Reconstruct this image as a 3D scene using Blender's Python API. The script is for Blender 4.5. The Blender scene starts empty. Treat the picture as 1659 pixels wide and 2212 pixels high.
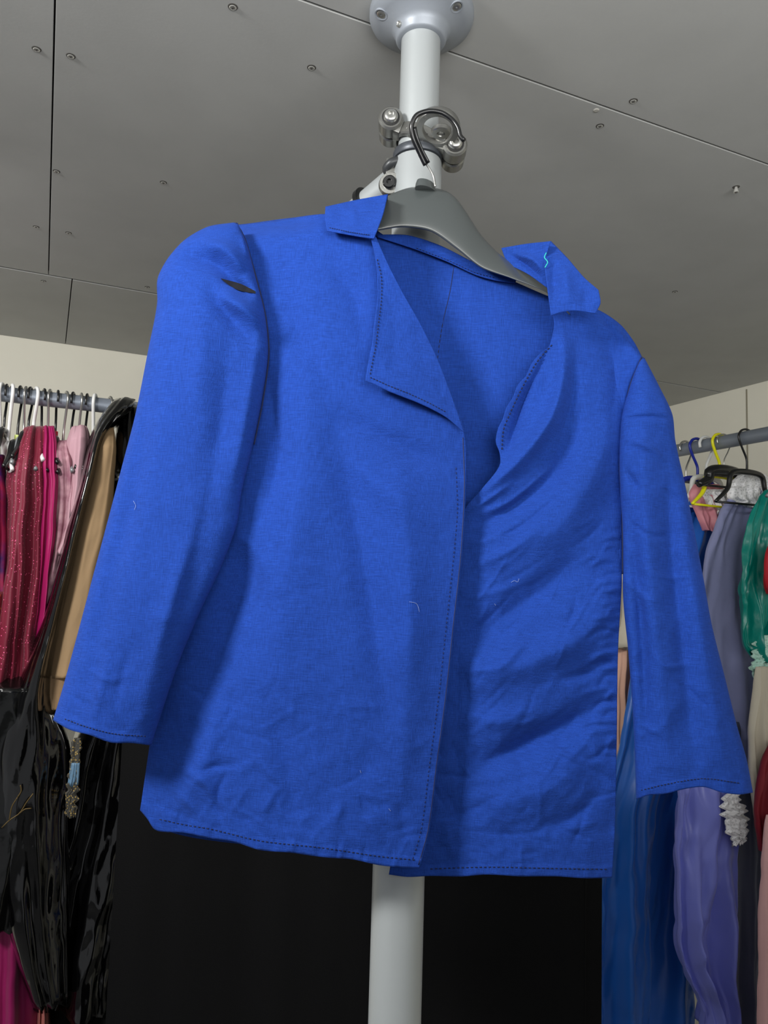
import bpy, bmesh, math, random
import numpy as np
from mathutils import Vector, Matrix, noise
random.seed(4)
SC = bpy.context.scene
COL = SC.collection
SC.view_settings.view_transform = 'Standard'
PI = math.pi
# ------------------------------------------------------------------ camera
F = 1640.0
TH = math.radians(5.1); RO = math.radians(1.7)
CAM = Vector((0, 0, 1.758)); CEIL = 2.40
R0 = Vector((1, 0, 0)); U0 = Vector((0, -math.sin(TH), math.cos(TH))); FW = Vector((0, math.cos(TH), math.sin(TH)))
RR = R0*math.cos(RO) + U0*math.sin(RO); UU = U0*math.cos(RO) - R0*math.sin(RO)
cd = bpy.data.cameras.new('camera'); cam = bpy.data.objects.new('camera', cd); COL.objects.link(cam)
cd.sensor_fit = 'VERTICAL'; cd.sensor_height = 36; cd.lens = F/2212*36; cd.clip_start = .02
M = Matrix((RR, UU, -FW)).transposed().to_4x4(); M.translation = CAM
cam.matrix_world = M
SC.camera = cam

def ray(px, py):
    return FW + RR*((px-829.5)/F) + UU*((1106-py)/F)
def at(px, py, Y):
    r = ray(px, py); return CAM + r*(Y/r.y)
def onz(px, py, z):
    r = ray(px, py); return CAM + r*((z-CAM.z)/r.z)
def onplane(px, py, p0, n):
    r = ray(px, py); return CAM + r*((p0-CAM).dot(n)/r.dot(n))
def at_np(PX, PY, Y):
    a = (PX-829.5)/F; b = (1106-PY)/F
    rx = FW.x+RR.x*a+UU.x*b; ry = FW.y+RR.y*a+UU.y*b; rz = FW.z+RR.z*a+UU.z*b
    k = Y/ry
    return np.stack([rx*k, ry*k, CAM.z+rz*k], -1)
AZ = math.radians(24.07)
W = Vector((-math.sin(AZ), math.cos(AZ), 0)); U = Vector((math.cos(AZ), math.sin(AZ), 0))

# ------------------------------------------------------------------ object helpers
def tag(o, label=None, cat=None, group=None, kind=None):
    if label: o['label'] = label
    if cat: o['category'] = cat
    if group: o['group'] = group
    if kind: o['kind'] = kind
    return o
def empty(name, loc=(0, 0, 0), **k):
    o = bpy.data.objects.new(name, None); COL.objects.link(o); o.location = loc
    o.empty_display_size = .05
    return tag(o, **k)
def link(name, me, mats, parent=None, smooth=True):
    o = bpy.data.objects.new(name, me); COL.objects.link(o)
    for m in (mats if isinstance(mats, (list, tuple)) else [mats]): me.materials.append(m)
    if smooth:
        for p in me.polygons: p.use_smooth = True
    if parent:
        o.parent = parent
        q = parent; T = Matrix()
        while q: T = Matrix.Translation(q.location) @ T; q = q.parent
        me.transform(T.inverted())
    return o
def from_bm(name, bm, mats, parent=None, smooth=True, sharp=None):
    bmesh.ops.recalc_face_normals(bm, faces=bm.faces)
    me = bpy.data.meshes.new(name); bm.to_mesh(me); bm.free()
    o = link(name, me, mats, parent, smooth)
    if smooth and sharp:
        me.set_sharp_from_angle(angle=math.radians(sharp))
    return o
def recentre(o, loc):
    o.data.transform(Matrix.Translation(-Vector(loc))); o.location = loc; return o
def box(bm, c, half, ax=None, bevel=0, mi=0):
    ax = ax or (Vector((1,0,0)), Vector((0,1,0)), Vector((0,0,1)))
    vs = []
    for i in (-1,1):
        for j in (-1,1):
            for k in (-1,1):
                vs.append(bm.verts.new(Vector(c)+ax[0]*half[0]*i+ax[1]*half[1]*j+ax[2]*half[2]*k))
    fs = []
    for q in ((0,1,3,2),(4,6,7,5),(0,4,5,1),(2,3,7,6),(0,2,6,4),(1,5,7,3)):
        f = bm.faces.new([vs[i] for i in q]); f.material_index = mi; fs.append(f)
    if bevel:
        es = list({e for f in fs for e in f.edges})
        bmesh.ops.bevel(bm, geom=es, offset=bevel, segments=2, affect='EDGES', profile=.6)
def catmull(P, n):
    P = [np.array(p, float) for p in P]
    if len(P) == 2:
        return np.array([P[0]*(1-t)+P[1]*t for t in np.linspace(0,1,n)])
    d = [0]
    for a, b in zip(P, P[1:]): d.append(d[-1]+max(1e-9, np.linalg.norm(b-a)))
    out = []
    for t in np.linspace(0, d[-1], n*4):
        i = min(len(P)-2, max(0, int(np.searchsorted(d, t, 'right'))-1))
        u = (t-d[i])/(d[i+1]-d[i])
        h = d[i+1]-d[i]
        def tan(j):
            if j == 0: return (P[1]-P[0])/(d[1]-d[0])
            if j == len(P)-1: return (P[-1]-P[-2])/(d[-1]-d[-2])
            return .5*((P[j]-P[j-1])/(d[j]-d[j-1]) + (P[j+1]-P[j])/(d[j+1]-d[j]))
        m0 = tan(i)*h*.85; m1 = tan(i+1)*h*.85
        out.append((2*u**3-3*u*u+1)*P[i]+(u**3-2*u*u+u)*m0+(-2*u**3+3*u*u)*P[i+1]+(u**3-u*u)*m1)
    out = np.array(out)
    L = np.concatenate([[0], np.cumsum(np.linalg.norm(np.diff(out, axis=0), axis=1))])
    ts = np.linspace(0, L[-1], n)
    return np.stack([np.interp(ts, L, out[:, k]) for k in range(out.shape[1])], -1)
def tube(bm, pts, r, seg=12, closed=False, smooth_n=0, caps=True, mi=0, flat=1.0):
    if smooth_n: pts = catmull([tuple(p) for p in pts], smooth_n)
    pts = [Vector(p) for p in pts]; n = len(pts)
    rs = r if isinstance(r, (list, tuple)) else [r]*n
    if len(rs) != n: rs = list(np.interp(np.linspace(0,1,n), np.linspace(0,1,len(rs)), rs))
    rings = []; nrm = None
    for i, p in enumerate(pts):
        if closed: t = pts[(i+1) % n]-pts[i-1]
        else: t = pts[min(n-1, i+1)]-pts[max(0, i-1)]
        t.normalize()
        if nrm is None:
            nrm = t.orthogonal().normalized()
        else:
            nrm = (nrm - t*nrm.dot(t)).normalized()
        b = t.cross(nrm)
        rings.append([bm.verts.new(p+(nrm*math.cos(a)+b*math.sin(a)*flat)*rs[i]) for a in [2*PI*k/seg for k in range(seg)]])
    m = n if closed else n-1
    for i in range(m):
        A = rings[i]; B = rings[(i+1) % n]
        for k in range(seg):
            f = bm.faces.new((A[k], A[(k+1) % seg], B[(k+1) % seg], B[k])); f.material_index = mi
    if caps and not closed:
        for q in (rings[0][::-1], rings[-1]):
            f = bm.faces.new(q); f.material_index = mi
def lathe(bm, prof, c, axis=Vector((0,0,1)), seg=40, a0=0, a1=2*PI, mi=0):
    axis = axis.normalized(); e1 = axis.orthogonal().normalized()
    if abs(axis.z) > .99: e1 = Vector((1,0,0))
    e2 = axis.cross(e1); c = Vector(c)
    full = abs(a1-a0-2*PI) < 1e-4
    cols = []
    k = seg if full else seg+1
    for i in range(k):
        a = a0+(a1-a0)*i/seg
        d = e1*math.cos(a)+e2*math.sin(a)
        cols.append([bm.verts.new(c+d*r+axis*h) for r, h in prof])
    for i in range(seg):
        A = cols[i]; B = cols[(i+1) % k]
        for j in range(len(prof)-1):
            try:
                f = bm.faces.new((A[j], B[j], B[j+1], A[j+1])); f.material_index = mi
            except ValueError: pass
    if not full:
        for q in (cols[0], cols[-1]):
            try: bm.faces.new(q).material_index = mi
            except ValueError: pass
    bmesh.ops.remove_doubles(bm, verts=bm.verts, dist=1e-6)

# ------------------------------------------------------------------ materials
def lin(c):
    return tuple((x/255/12.92 if x/255 <= .04045 else ((x/255+.055)/1.055)**2.4) for x in c)+(1,)
def mat(name, rgb, rough=.6, metal=0, bump=None, var=None, sheen=0, coat=0, spec=.5, rgb2=None, stretch=(1,1,1), sheen_tint=None, weave=0):
    m = bpy.data.materials.new(name); m.use_nodes = True
    nt = m.node_tree; N = nt.nodes; L = nt.links; b = N['Principled BSDF']
    c = lin(rgb)
    b.inputs['Base Color'].default_value = c
    b.inputs['Roughness'].default_value = rough; b.inputs['Metallic'].default_value = metal
    b.inputs['Specular IOR Level'].default_value = spec
    b.inputs['Sheen Weight'].default_value = sheen
    if sheen_tint: b.inputs['Sheen Tint'].default_value = lin(sheen_tint)
    b.inputs['Coat Weight'].default_value = coat; b.inputs['Coat Roughness'].default_value = .08
    tc = N.new('ShaderNodeTexCoord'); mp = N.new('ShaderNodeMapping'); L.new(tc.outputs['Object'], mp.inputs['Vector'])
    mp.inputs['Scale'].default_value = stretch
    if var:
        n = N.new('ShaderNodeTexNoise'); n.inputs['Scale'].default_value = var[0]; n.inputs['Detail'].default_value = 5
        L.new(mp.outputs[0], n.inputs['Vector'])
        r = N.new('ShaderNodeValToRGB'); r.color_ramp.elements[0].position = .35; r.color_ramp.elements[1].position = .65
        c2 = lin(rgb2) if rgb2 else tuple(min(1, x*(1+var[1])) for x in c[:3])+(1,)
        r.color_ramp.elements[0].color = c if rgb2 else tuple(x*(1-var[1]) for x in c[:3])+(1,)
        r.color_ramp.elements[1].color = c2
        L.new(n.outputs['Fac'], r.inputs[0]); L.new(r.outputs[0], b.inputs['Base Color'])
    last = None
    if bump:
        n = N.new('ShaderNodeTexNoise'); n.inputs['Scale'].default_value = bump[0]; n.inputs['Detail'].default_value = 4
        L.new(mp.outputs[0], n.inputs['Vector'])
        bp = N.new('ShaderNodeBump'); bp.inputs['Strength'].default_value = bump[1]; bp.inputs['Distance'].default_value = bump[2] if len(bump) > 2 else .002
        L.new(n.outputs['Fac'], bp.inputs['Height']); L.new(bp.outputs[0], b.inputs['Normal']); last = bp
    if weave:
        prev = last
        src = b.inputs['Base Color'].links[0].from_socket if b.inputs['Base Color'].links else None
        for q, sc in enumerate(((110, 110, 1600), (1600, 1600, 110))):
            mw = N.new('ShaderNodeMapping'); L.new(tc.outputs['Object'], mw.inputs['Vector']); mw.inputs['Scale'].default_value = sc
            n = N.new('ShaderNodeTexNoise'); n.inputs['Scale'].default_value = 1; n.inputs['Detail'].default_value = 2
            L.new(mw.outputs[0], n.inputs['Vector'])
            bp = N.new('ShaderNodeBump'); bp.inputs['Strength'].default_value = weave; bp.inputs['Distance'].default_value = .0006
            L.new(n.outputs['Fac'], bp.inputs['Height'])
            if prev: L.new(prev.outputs[0], bp.inputs['Normal'])
            L.new(bp.outputs[0], b.inputs['Normal']); prev = bp
            if src is not None:
                mr = N.new('ShaderNodeMapRange'); mr.inputs[1].default_value = .3; mr.inputs[2].default_value = .7; mr.inputs[3].default_value = .84; mr.inputs[4].default_value = 1.16
                L.new(n.outputs['Fac'], mr.inputs[0])
                hv = N.new('ShaderNodeHueSaturation'); L.new(src, hv.inputs['Color']); L.new(mr.outputs[0], hv.inputs['Value'])
                L.new(hv.outputs[0], b.inputs['Base Color']); src = hv.outputs[0]
    return m
def sequin(name, rgb, rgb2, scale=160, thr=.25):
    m = mat(name, rgb, .55, 0, (40, .3, .003), None, .1)
    nt = m.node_tree; N = nt.nodes; L = nt.links; b = N['Principled BSDF']
    tc = N.new('ShaderNodeTexCoord'); v = N.new('ShaderNodeTexVoronoi'); v.inputs['Scale'].default_value = scale
    L.new(tc.outputs['Object'], v.inputs['Vector'])
    r = N.new('ShaderNodeValToRGB'); r.color_ramp.elements[0].position = thr; r.color_ramp.elements[0].color = lin(rgb2)
    r.color_ramp.elements[1].position = thr+.05; r.color_ramp.elements[1].color = lin(rgb)
    L.new(v.outputs['Distance'], r.inputs[0]); L.new(r.outputs[0], b.inputs['Base Color'])
    return m
def lace(name, rgb, scale=220):
    m = mat(name, rgb, .8, 0, (90, .5, .004))
    nt = m.node_tree; N = nt.nodes; L = nt.links; b = N['Principled BSDF']
    tc = N.new('ShaderNodeTexCoord'); v = N.new('ShaderNodeTexVoronoi'); v.inputs['Scale'].default_value = scale; v.feature = 'DISTANCE_TO_EDGE'
    L.new(tc.outputs['Object'], v.inputs['Vector'])
    r = N.new('ShaderNodeValToRGB'); r.color_ramp.elements[0].position = .20; r.color_ramp.elements[0].color = (1,1,1,1)
    r.color_ramp.elements[1].position = .28; r.color_ramp.elements[1].color = (.7,.7,.7,1)
    L.new(v.outputs['Distance'], r.inputs[0]); L.new(r.outputs[0], b.inputs['Alpha'])
    return m
blue = mat('blue_cotton', (28, 64, 150), .9, 0, (22, .18, .005), (5, .06), .05, 0, .16, weave=.65, sheen_tint=(150, 180, 255))
blue_seam = mat('blue_seam', (9, 24, 66), .8)
thread = mat('blue_thread', (12, 30, 84), .6)
teal_thread = mat('turquoise_thread', (40, 190, 180), .5)
lintm = mat('lint', (150, 165, 205), .9)
dark = mat('slit_shade', (3, 5, 16), .9)  # colour stands in for the shade inside the sleeve slit
pole_m = mat('silver_painted_steel', (176, 181, 182), .38, .3, (300, .05, .001), coat=.05)
flange_m = mat('grey_painted_casting', (148, 154, 162), .45, .2, (200, .1, .001))
clamp_m = mat('cast_aluminium', (150, 150, 146), .30, .85, (400, .15, .001))
steel = mat('zinc_bolt', (190, 190, 186), .28, .9, (300, .1, .001))
blackp = mat('black_plastic', (18, 19, 20), .3, 0, (120, .06, .001), coat=.2)
hang_m = mat('black_hanger_plastic', (70, 75, 75), .3, 0, (300, .05, .0006), spec=.8, coat=.2)
ceil_m = mat('grey_plasterboard', (180, 181, 179), .85, 0, (260, .06, .001), (9, .03))
backing = mat('joint_backing', (24, 24, 24), .9)  # near-black slab colour seen through the gaps between ceiling panels
wall_m = mat('cream_wall_board', (230, 227, 212), .8, 0, (80, .1, .001), (3, .04))
floor_m = mat('grey_floor', (120, 120, 120), .7, 0, (20, .1, .002), (6, .12))
rail_m = mat('grey_steel_rail', (140, 148, 160), .4, .4, (200, .05, .001))

# ------------------------------------------------------------------ room
def uw(p): return p.dot(U), p.dot(W)
wallA = sum(uw(onz(x, y, CEIL))[1] for x, y in ((5, 723), (300, 767)))/2
wallB = sum(uw(onz(x, y, CEIL))[0] for x, y in ((1450, 877), (1655, 823)))/2
wl1 = uw(onz(1300, 229, CEIL))[1]; wl2 = uw(onz(165, 605, CEIL))[1]
uB1 = uw(onz(112, 290, CEIL))[0]; uB2 = uw(onz(149, 670, CEIL))[0]
def P3(u, w, z): return U*u + W*w + Vector((0,0,z))
UWZ = (U, W, Vector((0,0,1)))
UMIN, WMIN = -2.6, -2.2
def slab(u0, u1, w0, w1, z0, z1, bm, bevel=0):
    box(bm, P3((u0+u1)/2, (w0+w1)/2, (z0+z1)/2), ((u1-u0)/2, (w1-w0)/2, (z1-z0)/2), UWZ, bevel)
bm = bmesh.new(); slab(UMIN, wallB+.1, WMIN, wallA+.1, CEIL+.012, CEIL+.06, bm)
ceiling = tag(from_bm('ceiling', bm, backing, smooth=False), kind='structure')
gu = .0011
for u0, u1, w0, w1, g0, g1 in ((UMIN, wallB, WMIN, wl1, .0018, .0018), (UMIN, uB1, wl1, wl2, .0018, .004), (uB1, wallB, wl1, wl2, .0018, .004), (UMIN, uB2, wl2, wallA, .004, .001), (uB2, wallB, wl2, wallA, .004, .001)):
    bm = bmesh.new(); slab(u0+gu, u1-gu, w0+g0, w1-g1, CEIL, CEIL+.0121, bm, .0006)
    from_bm('ceiling_panel', bm, ceil_m, ceiling, smooth=False)
bm = bmesh.new(); slab(UMIN, wallB+.1, wallA, wallA+.1, 0, CEIL+.01, bm)
tag(from_bm('wall_back', bm, wall_m, smooth=False), kind='structure')
bm = bmesh.new(); slab(wallB, wallB+.1, WMIN, wallA, 0, CEIL+.01, bm)
wr = tag(from_bm('wall_right', bm, wall_m, smooth=False), kind='structure')
bm = bmesh.new(); slab(UMIN, wallB+.1, WMIN, wallA+.1, -.06, 0, bm)
tag(from_bm('floor', bm, floor_m, smooth=False), kind='structure')
pj = onplane(1614, 900, P3(wallB, 0, 0), U); bm = bmesh.new()
box(bm, P3(wallB-.001, uw(pj)[1], 1.2), (.0015, .002, 1.19), UWZ)
from_bm('board_joint', bm, mat('joint_line', (150, 145, 128), .9), wr, smooth=False)

SCR = [(503,15,'in the ceiling, topmost left of the flange'), (79,106,'left of the long seam, near the top left corner'), (153,121,'just right of the long left seam, near the top'),
 (353,394,'alone in mid ceiling above the left shoulder'), (1368,218,'beside the long joint, on its upper side'), (1296,272,'just below the long joint, right of the pole'),
 (78,490,'left of the long seam, low down'), (148,503,'right of the long seam, low down'), (94,607,'just past the left cross joint'),
 (1458,630,'alone above the right sleeve shoulder'), (122,370,'touching the long left seam halfway down'), (318,620,'close to the cross joint beside the blue sleeve'), (673,146,'faint, left of the top of the pole')]
scr_m = mat('screw_head', (200, 200, 194), .4, .4); hole_m = mat('countersink', (84, 82, 78), .9)
def screw(x, y, drop=0):
    p = onz(x, y, CEIL); bm = bmesh.new()
    lathe(bm, [(0,-.0003),(.0052,-.0003),(.0058,0)], p, seg=20, mi=1)
    lathe(bm, [(0,-.0010-drop),(.0016,-.0008-drop),(.0036,-.0014-drop),(.0042,-.0010-drop),(.002,-.0004)], p, seg=20)
    if drop: tube(bm, [p, p+Vector((0,0,-drop))], .0022, 8)
    for a in (0, PI/2):
        box(bm, p+Vector((0,0,-.0013-drop)), (.0022,.0004,.0003), (Vector((math.cos(a+.4), math.sin(a+.4),0)), Vector((-math.sin(a+.4), math.cos(a+.4),0)), Vector((0,0,1))), mi=1)
    return recentre(from_bm('drywall_screw', bm, [scr_m, hole_m], smooth=False), p)
for x, y, l in SCR:
    tag(screw(x, y), 'small countersunk drywall screw '+l, 'screw', 'drywall screws in the ceiling')
tag(screw(1590, 404, .008), 'bright drywall screw sticking out of the ceiling at right, not driven home', 'screw', 'drywall screws in the ceiling')
p = onz(1288, 238, CEIL); bm = bmesh.new()
lathe(bm, [(0,-.0008),(.002,-.0008),(.0035,-.0010),(.0042,0)], p, seg=14)
from_bm('plaster_chip', bm, mat('plaster_chip', (190,188,180), .9), ceiling)

# ------------------------------------------------------------------ pole
PD = .81
pc = at(882, 1106, PD); PX0, PY0 = pc.x, PD
def zpole(py):
    r = ray(905, py); return CAM.z + r.z*(PD/r.y)
pole = empty('support_pole', (PX0, PY0, 0), label='silver floor to ceiling metal pole standing behind the blue jacket', cat='pole')
def V(x=0, y=0, z=0): return Vector((PX0+x, PY0+y, z))
zc = zpole(312); zl = zpole(352)
bm = bmesh.new(); tube(bm, [V(z=zl-.05), V(z=CEIL-.004)], .0222, 48); from_bm('upper_tube', bm, pole_m, pole, sharp=40)
bm = bmesh.new(); lathe(bm, [(.0225, zl+.0005),(.0262,zl),(.0268,zl-.002),(.0268,.012)], V(z=0), seg=48); from_bm('lower_tube', bm, pole_m, pole, sharp=40)
bm = bmesh.new(); lathe(bm, [(.0225,zl+.012),(.0270,zl+.011),(.0280,zl+.008),(.0280,zl+.004),(.0270,zl+.002),(.0225,zl+.001)], V(z=0), seg=48); from_bm('locking_collar', bm, mat('dark_grey_collar', (74,78,84), .4, .3), pole, sharp=40)
def flange(z, s, name):
    bm = bmesh.new()
    lathe(bm, [(.0222, z-s*.034),(.0265, z-s*.034),(.0285,z-s*.032),(.0295,z-s*.026),(.034,z-s*.020),(.048,z-s*.015),(.0575,z-s*.010),(.0592,z-s*.006),(.0592,z),(.02,z)], V(z=0), seg=64)
    fl = from_bm(name, bm, flange_m, pole, sharp=50)
    for a in (200, 320, 80):
        a = math.radians(a); c = V(.0485*math.cos(a), .0485*math.sin(a), z-s*.0145)
        ax = Vector((math.cos(a)*.25, math.sin(a)*.25, -s)).normalized()
        b2 = bmesh.new()
        lathe(b2, [(.0075,-.004),(.0072,.0012),(.0058,.0008),(.0055,-.001)], c, ax, 24)
        lathe(b2, [(.0054,-.003),(.0050,.0008),(.003,.0016),(.0014,.0014),(.0012,0),(0,0)], c, ax, 24, mi=1)
        from_bm('screw', b2, [flange_m, steel], fl, sharp=40)
    if s > 0:
        b2 = bmesh.new(); lathe(b2, [(.0035,-.004),(.0035,.002),(.0025,.003),(.0012,.002),(0,.002)], V(-.0245,-.0165,z-.026), Vector((-.7,-.7,0)), 18)
        from_bm('grub_screw', b2, steel, fl, sharp=40)
flange(CEIL, 1, 'ceiling_flange'); flange(0, -1, 'floor_flange')

# clamp (tilted)
tl = math.radians(20)
EX = Vector((math.cos(tl), 0, -math.sin(tl))); EZ = Vector((math.sin(tl), 0, math.cos(tl))); EY = Vector((0,1,0))
cc = V(z=zc)
def Lc(x, y, z): return cc+EX*x+EY*y+EZ*z
clamp = empty('pipe_clamp', cc, label='cast aluminium pipe clamp with two bolted lugs around the pole above the hanger', cat='clamp')
bm = bmesh.new()
lathe(bm, [(.0236,-.0075),(.0280,-.0075),(.0295,-.006),(.0295,.006),(.0280,.0075),(.0236,.0075),(.0236,-.0075)], cc, EZ, 48)
from_bm('clamp_ring', bm, clamp_m, clamp, sharp=35)
washm = mat('dark_washer_metal', (50,50,50), .5, .5)  # dark grey metal of the washers under the bolt heads
for sx in (-1, 1):
    bm = bmesh.new()
    c = Lc(sx*(.0345 if sx < 0 else .0415), -.016, .003 if sx < 0 else .001)
    lathe(bm, [(0,-.010),(.0115,-.010),(.0135,-.008),(.0135,.008),(.0115,.010),(0,.010)], c, Vector((0,-1,0)), 32)
    box(bm, Lc(sx*.029, -.014, 0), (.009, .0085, .0085), (EX, EY, EZ), .002)
    lathe(bm, [(0,-.008),(.0115,-.008),(.0130,-.006),(.0130,.006),(.0115,.008),(0,.008)], c+Vector((0,.021,0)), Vector((0,-1,0)), 32)
    box(bm, (c+Vector((0,.011,0))), (.005,.004,.005))
    lg = from_bm('lug', bm, clamp_m, clamp, sharp=35)
    b2 = bmesh.new(); c2 = c+Vector((0,-.010,0))
    lathe(b2, [(.0080,0),(.0080,.0015),(.0072,.0042),(.0055,.0055),(.0034,.0056),(.0032,.003),(0,.003)], c2, Vector((0,-1,0)), 24)
    from_bm('bolt', b2, steel, lg, sharp=40)
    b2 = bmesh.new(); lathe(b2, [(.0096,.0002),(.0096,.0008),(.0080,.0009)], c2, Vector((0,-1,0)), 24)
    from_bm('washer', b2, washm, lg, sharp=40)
eyc = at(946, 276, PD-.040)
ea = Vector((.10, .35, 1)).normalized()
bm = bmesh.new()
lathe(bm, [(.0165,-.0045),(.0225,-.0045),(.0235,-.003),(.0235,.003),(.0225,.0045),(.0165,.0045),(.0158,.003),(.0158,-.003),(.0165,-.0045)], eyc, ea, 48)
tube(bm, [eyc+Vector((-.012,.016,-.004)), cc+Vector((-.012,-.020,.004))], .0065, 16)
tube(bm, [eyc+Vector((.012,.014,-.004)), cc+Vector((.016,-.020,.0))], .0065, 16)
ey = from_bm('hanging_eye', bm, clamp_m, clamp, sharp=35)
bm = bmesh.new()
lathe(bm, [(.0045,-.003),(.0095,-.003),(.0105,-.002),(.0105,.002),(.0095,.003),(.0045,.003),(.0040,.002),(.0040,-.002),(.0045,-.003)], at(953, 284, PD-.055), Vector((.1,.0,1)).normalized(), 32)
from_bm('tab', bm, clamp_m, ey, sharp=35)

arm = empty('swivel_arm', at(850, 390, .83), label='silver swivel arm with black end ring, jutting left from the pole behind the hanger', cat='bracket')
A0 = at(862, 385, .842); A1 = at(700, 520, .93)
bm = bmesh.new(); tube(bm, [A0, A1], .0165, 32); from_bm('arm_tube', bm, pole_m, arm, sharp=40)
d = (A1-A0).normalized(); rc = at(782, 424, .875)
k = (rc-A0).dot(d); rc = A0+d*k
bm = bmesh.new(); tube(bm, [rc-d*.004, rc-d*.003, rc+d*.003, rc+d*.004], [.018,.0215,.0215,.018], 32); from_bm('end_ring', bm, blackp, arm, sharp=40)
bm = bmesh.new(); e = A1; tube(bm, [e, e+d*.006], .0178, 24); from_bm('end_cap', bm, blackp, arm, sharp=40)
bm = bmesh.new()
sw = at(842, 395, .80)
lathe(bm, [(0,-.02),(.0125,-.02),(.0135,-.004),(.0115,0),(0,0)], sw, Vector((-.2,-1,-.1)), 28)
box(bm, at(852, 372, .812), (.010, .010, .012), None, .003)
sc_ = from_bm('swivel_clamp', bm, clamp_m, arm, sharp=35)
bm = bmesh.new(); lathe(bm, [(.0075,0),(.0075,.003),(.006,.0045),(.003,.0045),(.0028,.002),(0,.002)], sw, Vector((-.2,-1,-.1)), 24)
from_bm('bolt', bm, blackp, sc_, sharp=40)
bm = bmesh.new(); tube(bm, [at(866,346,.80), at(845,352,.80), at(835,365,.805), at(842,378,.81)], .005, 12, smooth_n=14)
from_bm('lever', bm, mat('dark_lever', (60,62,64), .4, .3), arm)

# ------------------------------------------------------------------ cloth patches
def coons(top, right, bottom, left, nx, ny):
    T = catmull(top, nx); B = catmull(bottom, nx); Lf = catmull(left, ny); Rt = catmull(right, ny)
    s = np.linspace(0,1,nx)[None,:,None]; t = np.linspace(0,1,ny)[:,None,None]
    G = (1-t)*T[None]+t*B[None]+(1-s)*Lf[:,None]+s*Rt[:,None] - ((1-s)*(1-t)*T[0]+s*(1-t)*T[-1]+(1-s)*t*B[0]+s*t*B[-1])
    return G[...,0], G[...,1]
def field(PX, PY, folds):
    """ridges; positive amplitude = outward. 4th value: width factor of the lower flank (<1 steeper)"""
    out = np.zeros_like(PX)
    for f_ in folds:
        pts, w, a = f_[:3]; asym = f_[3] if len(f_) > 3 else 1
        c = catmull(pts, 14) if len(pts) > 2 else catmull(pts, 5)
        best = np.full(PX.shape, 1e9); par = np.zeros_like(PX); n = len(c)-1; low = np.zeros_like(PX)
        for i in range(n):
            ax, ay = c[i]; bx, by = c[i+1]; dx, dy = bx-ax, by-ay
            u = np.clip(((PX-ax)*dx+(PY-ay)*dy)/(dx*dx+dy*dy+1e-9), 0, 1)
            qx = ax+u*dx; qy = ay+u*dy
            dd = np.hypot(PX-qx, PY-qy)
            m = dd < best; best = np.where(m, dd, best); par = np.where(m, (i+u)/n, par)
            low = np.where(m, (PY-qy)/(dd+1e-6), low)
        ww = w*(1+(asym-1)*(.5+.5*np.tanh(3*low)))
        q = best/ww
        prof = .6*np.exp(-q**2)+.4*np.exp(-1.5*np.sqrt(q*q+.02))   # a touch of a crisp crest
        out += a*prof*(np.sin(PI*np.clip(par, .02, .98))**.8)
    return out
def crinkle(PX, PY, sc, seed, oct=3, sx=1, sy=1):
    f = np.empty(PX.size); X = PX.ravel()*sx/sc; Y = PY.ravel()*sy/sc
    for i in range(f.size):
        f[i] = noise.fractal(Vector((X[i], Y[i], seed)), 1.0, 2.0, oct)
    return f.reshape(PX.shape)
def crease(PX, PY, sc, seed, oct=2, ang=0, st=1):
    ca, sa = math.cos(ang), math.sin(ang)
    X = (PX*ca+PY*sa)*st; Y = -PX*sa+PY*ca
    c = crinkle(X, Y, sc, seed, oct)
    return 1-2*np.sqrt(c*c+.0012)
SURF = {}
def grid_mesh(name, G3, mats, parent, thick=.0006, wrap=False, solid=True):
    ny, nx = G3.shape[:2]
    vs = [tuple(v) for v in G3.reshape(-1,3)]
    fs = []
    for j in range(ny-1):
        for i in range(nx if wrap else nx-1):
            i2 = (i+1) % nx
            fs.append((j*nx+i, (j+1)*nx+i, (j+1)*nx+i2, j*nx+i2))
    me = bpy.data.meshes.new(name); me.from_pydata(vs, [], fs)
    o = link(name, me, mats, parent)
    if solid:
        md = o.modifiers.new('thickness', 'SOLIDIFY'); md.thickness = thick; md.offset = 0
    return o
def panel(name, key, top, right, bottom, left, depth, folds, parent, nx=130, ny=170, cr=None, m=blue, thick=.0006):
    PX, PY = coons(top, right, bottom, left, nx, ny)
    Y = depth(PX, PY) - field(PX, PY, folds)
    if cr: Y = Y - cr(PX, PY)
    SURF[key] = (PX, PY, Y)
    return grid_mesh(name, at_np(PX, PY, Y), m, parent, thick)
def look(key, x, y):
    PX, PY, Y = SURF[key]
    i = np.argmin((PX-x)**2+(PY-y)**2)
    return Y.ravel()[i]
def sleeve(name, key, top, right, bottom, left, dc, b, folds, parent, cr=None, nphi=110, ny=240, back=.3, pw=.75):
    nf = nphi//2+1
    PXg, PYg = coons(top, right, bottom, left, 121, ny)
    ph = np.linspace(0, PI, nf); s = (1-np.cos(ph))/2
    sg = np.linspace(0,1,121)
    PX = np.array([np.interp(s, sg, PXg[j]) for j in range(ny)]); PY = np.array([np.interp(s, sg, PYg[j]) for j in range(ny)])
    t = np.linspace(0,1,ny)[:,None]
    sn = np.sin(ph)[None,:]**pw
    Yf = dc(t) - b(t)*sn - field(PX, PY, folds)*np.minimum(1, sn*1.6)
    if cr: Yf = Yf - cr(PX, PY)*np.minimum(1, sn*1.6)
    Yb = dc(t) + b(t)*back*sn
    SURF[key] = (PX, PY, Yf)
    A = at_np(PX, PY, Yf); B = at_np(PX, PY+0*PX, Yb)[:, ::-1][:, 1:-1]
    return grid_mesh(name, np.concatenate([A, B], 1), blue, parent, wrap=True)
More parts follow.
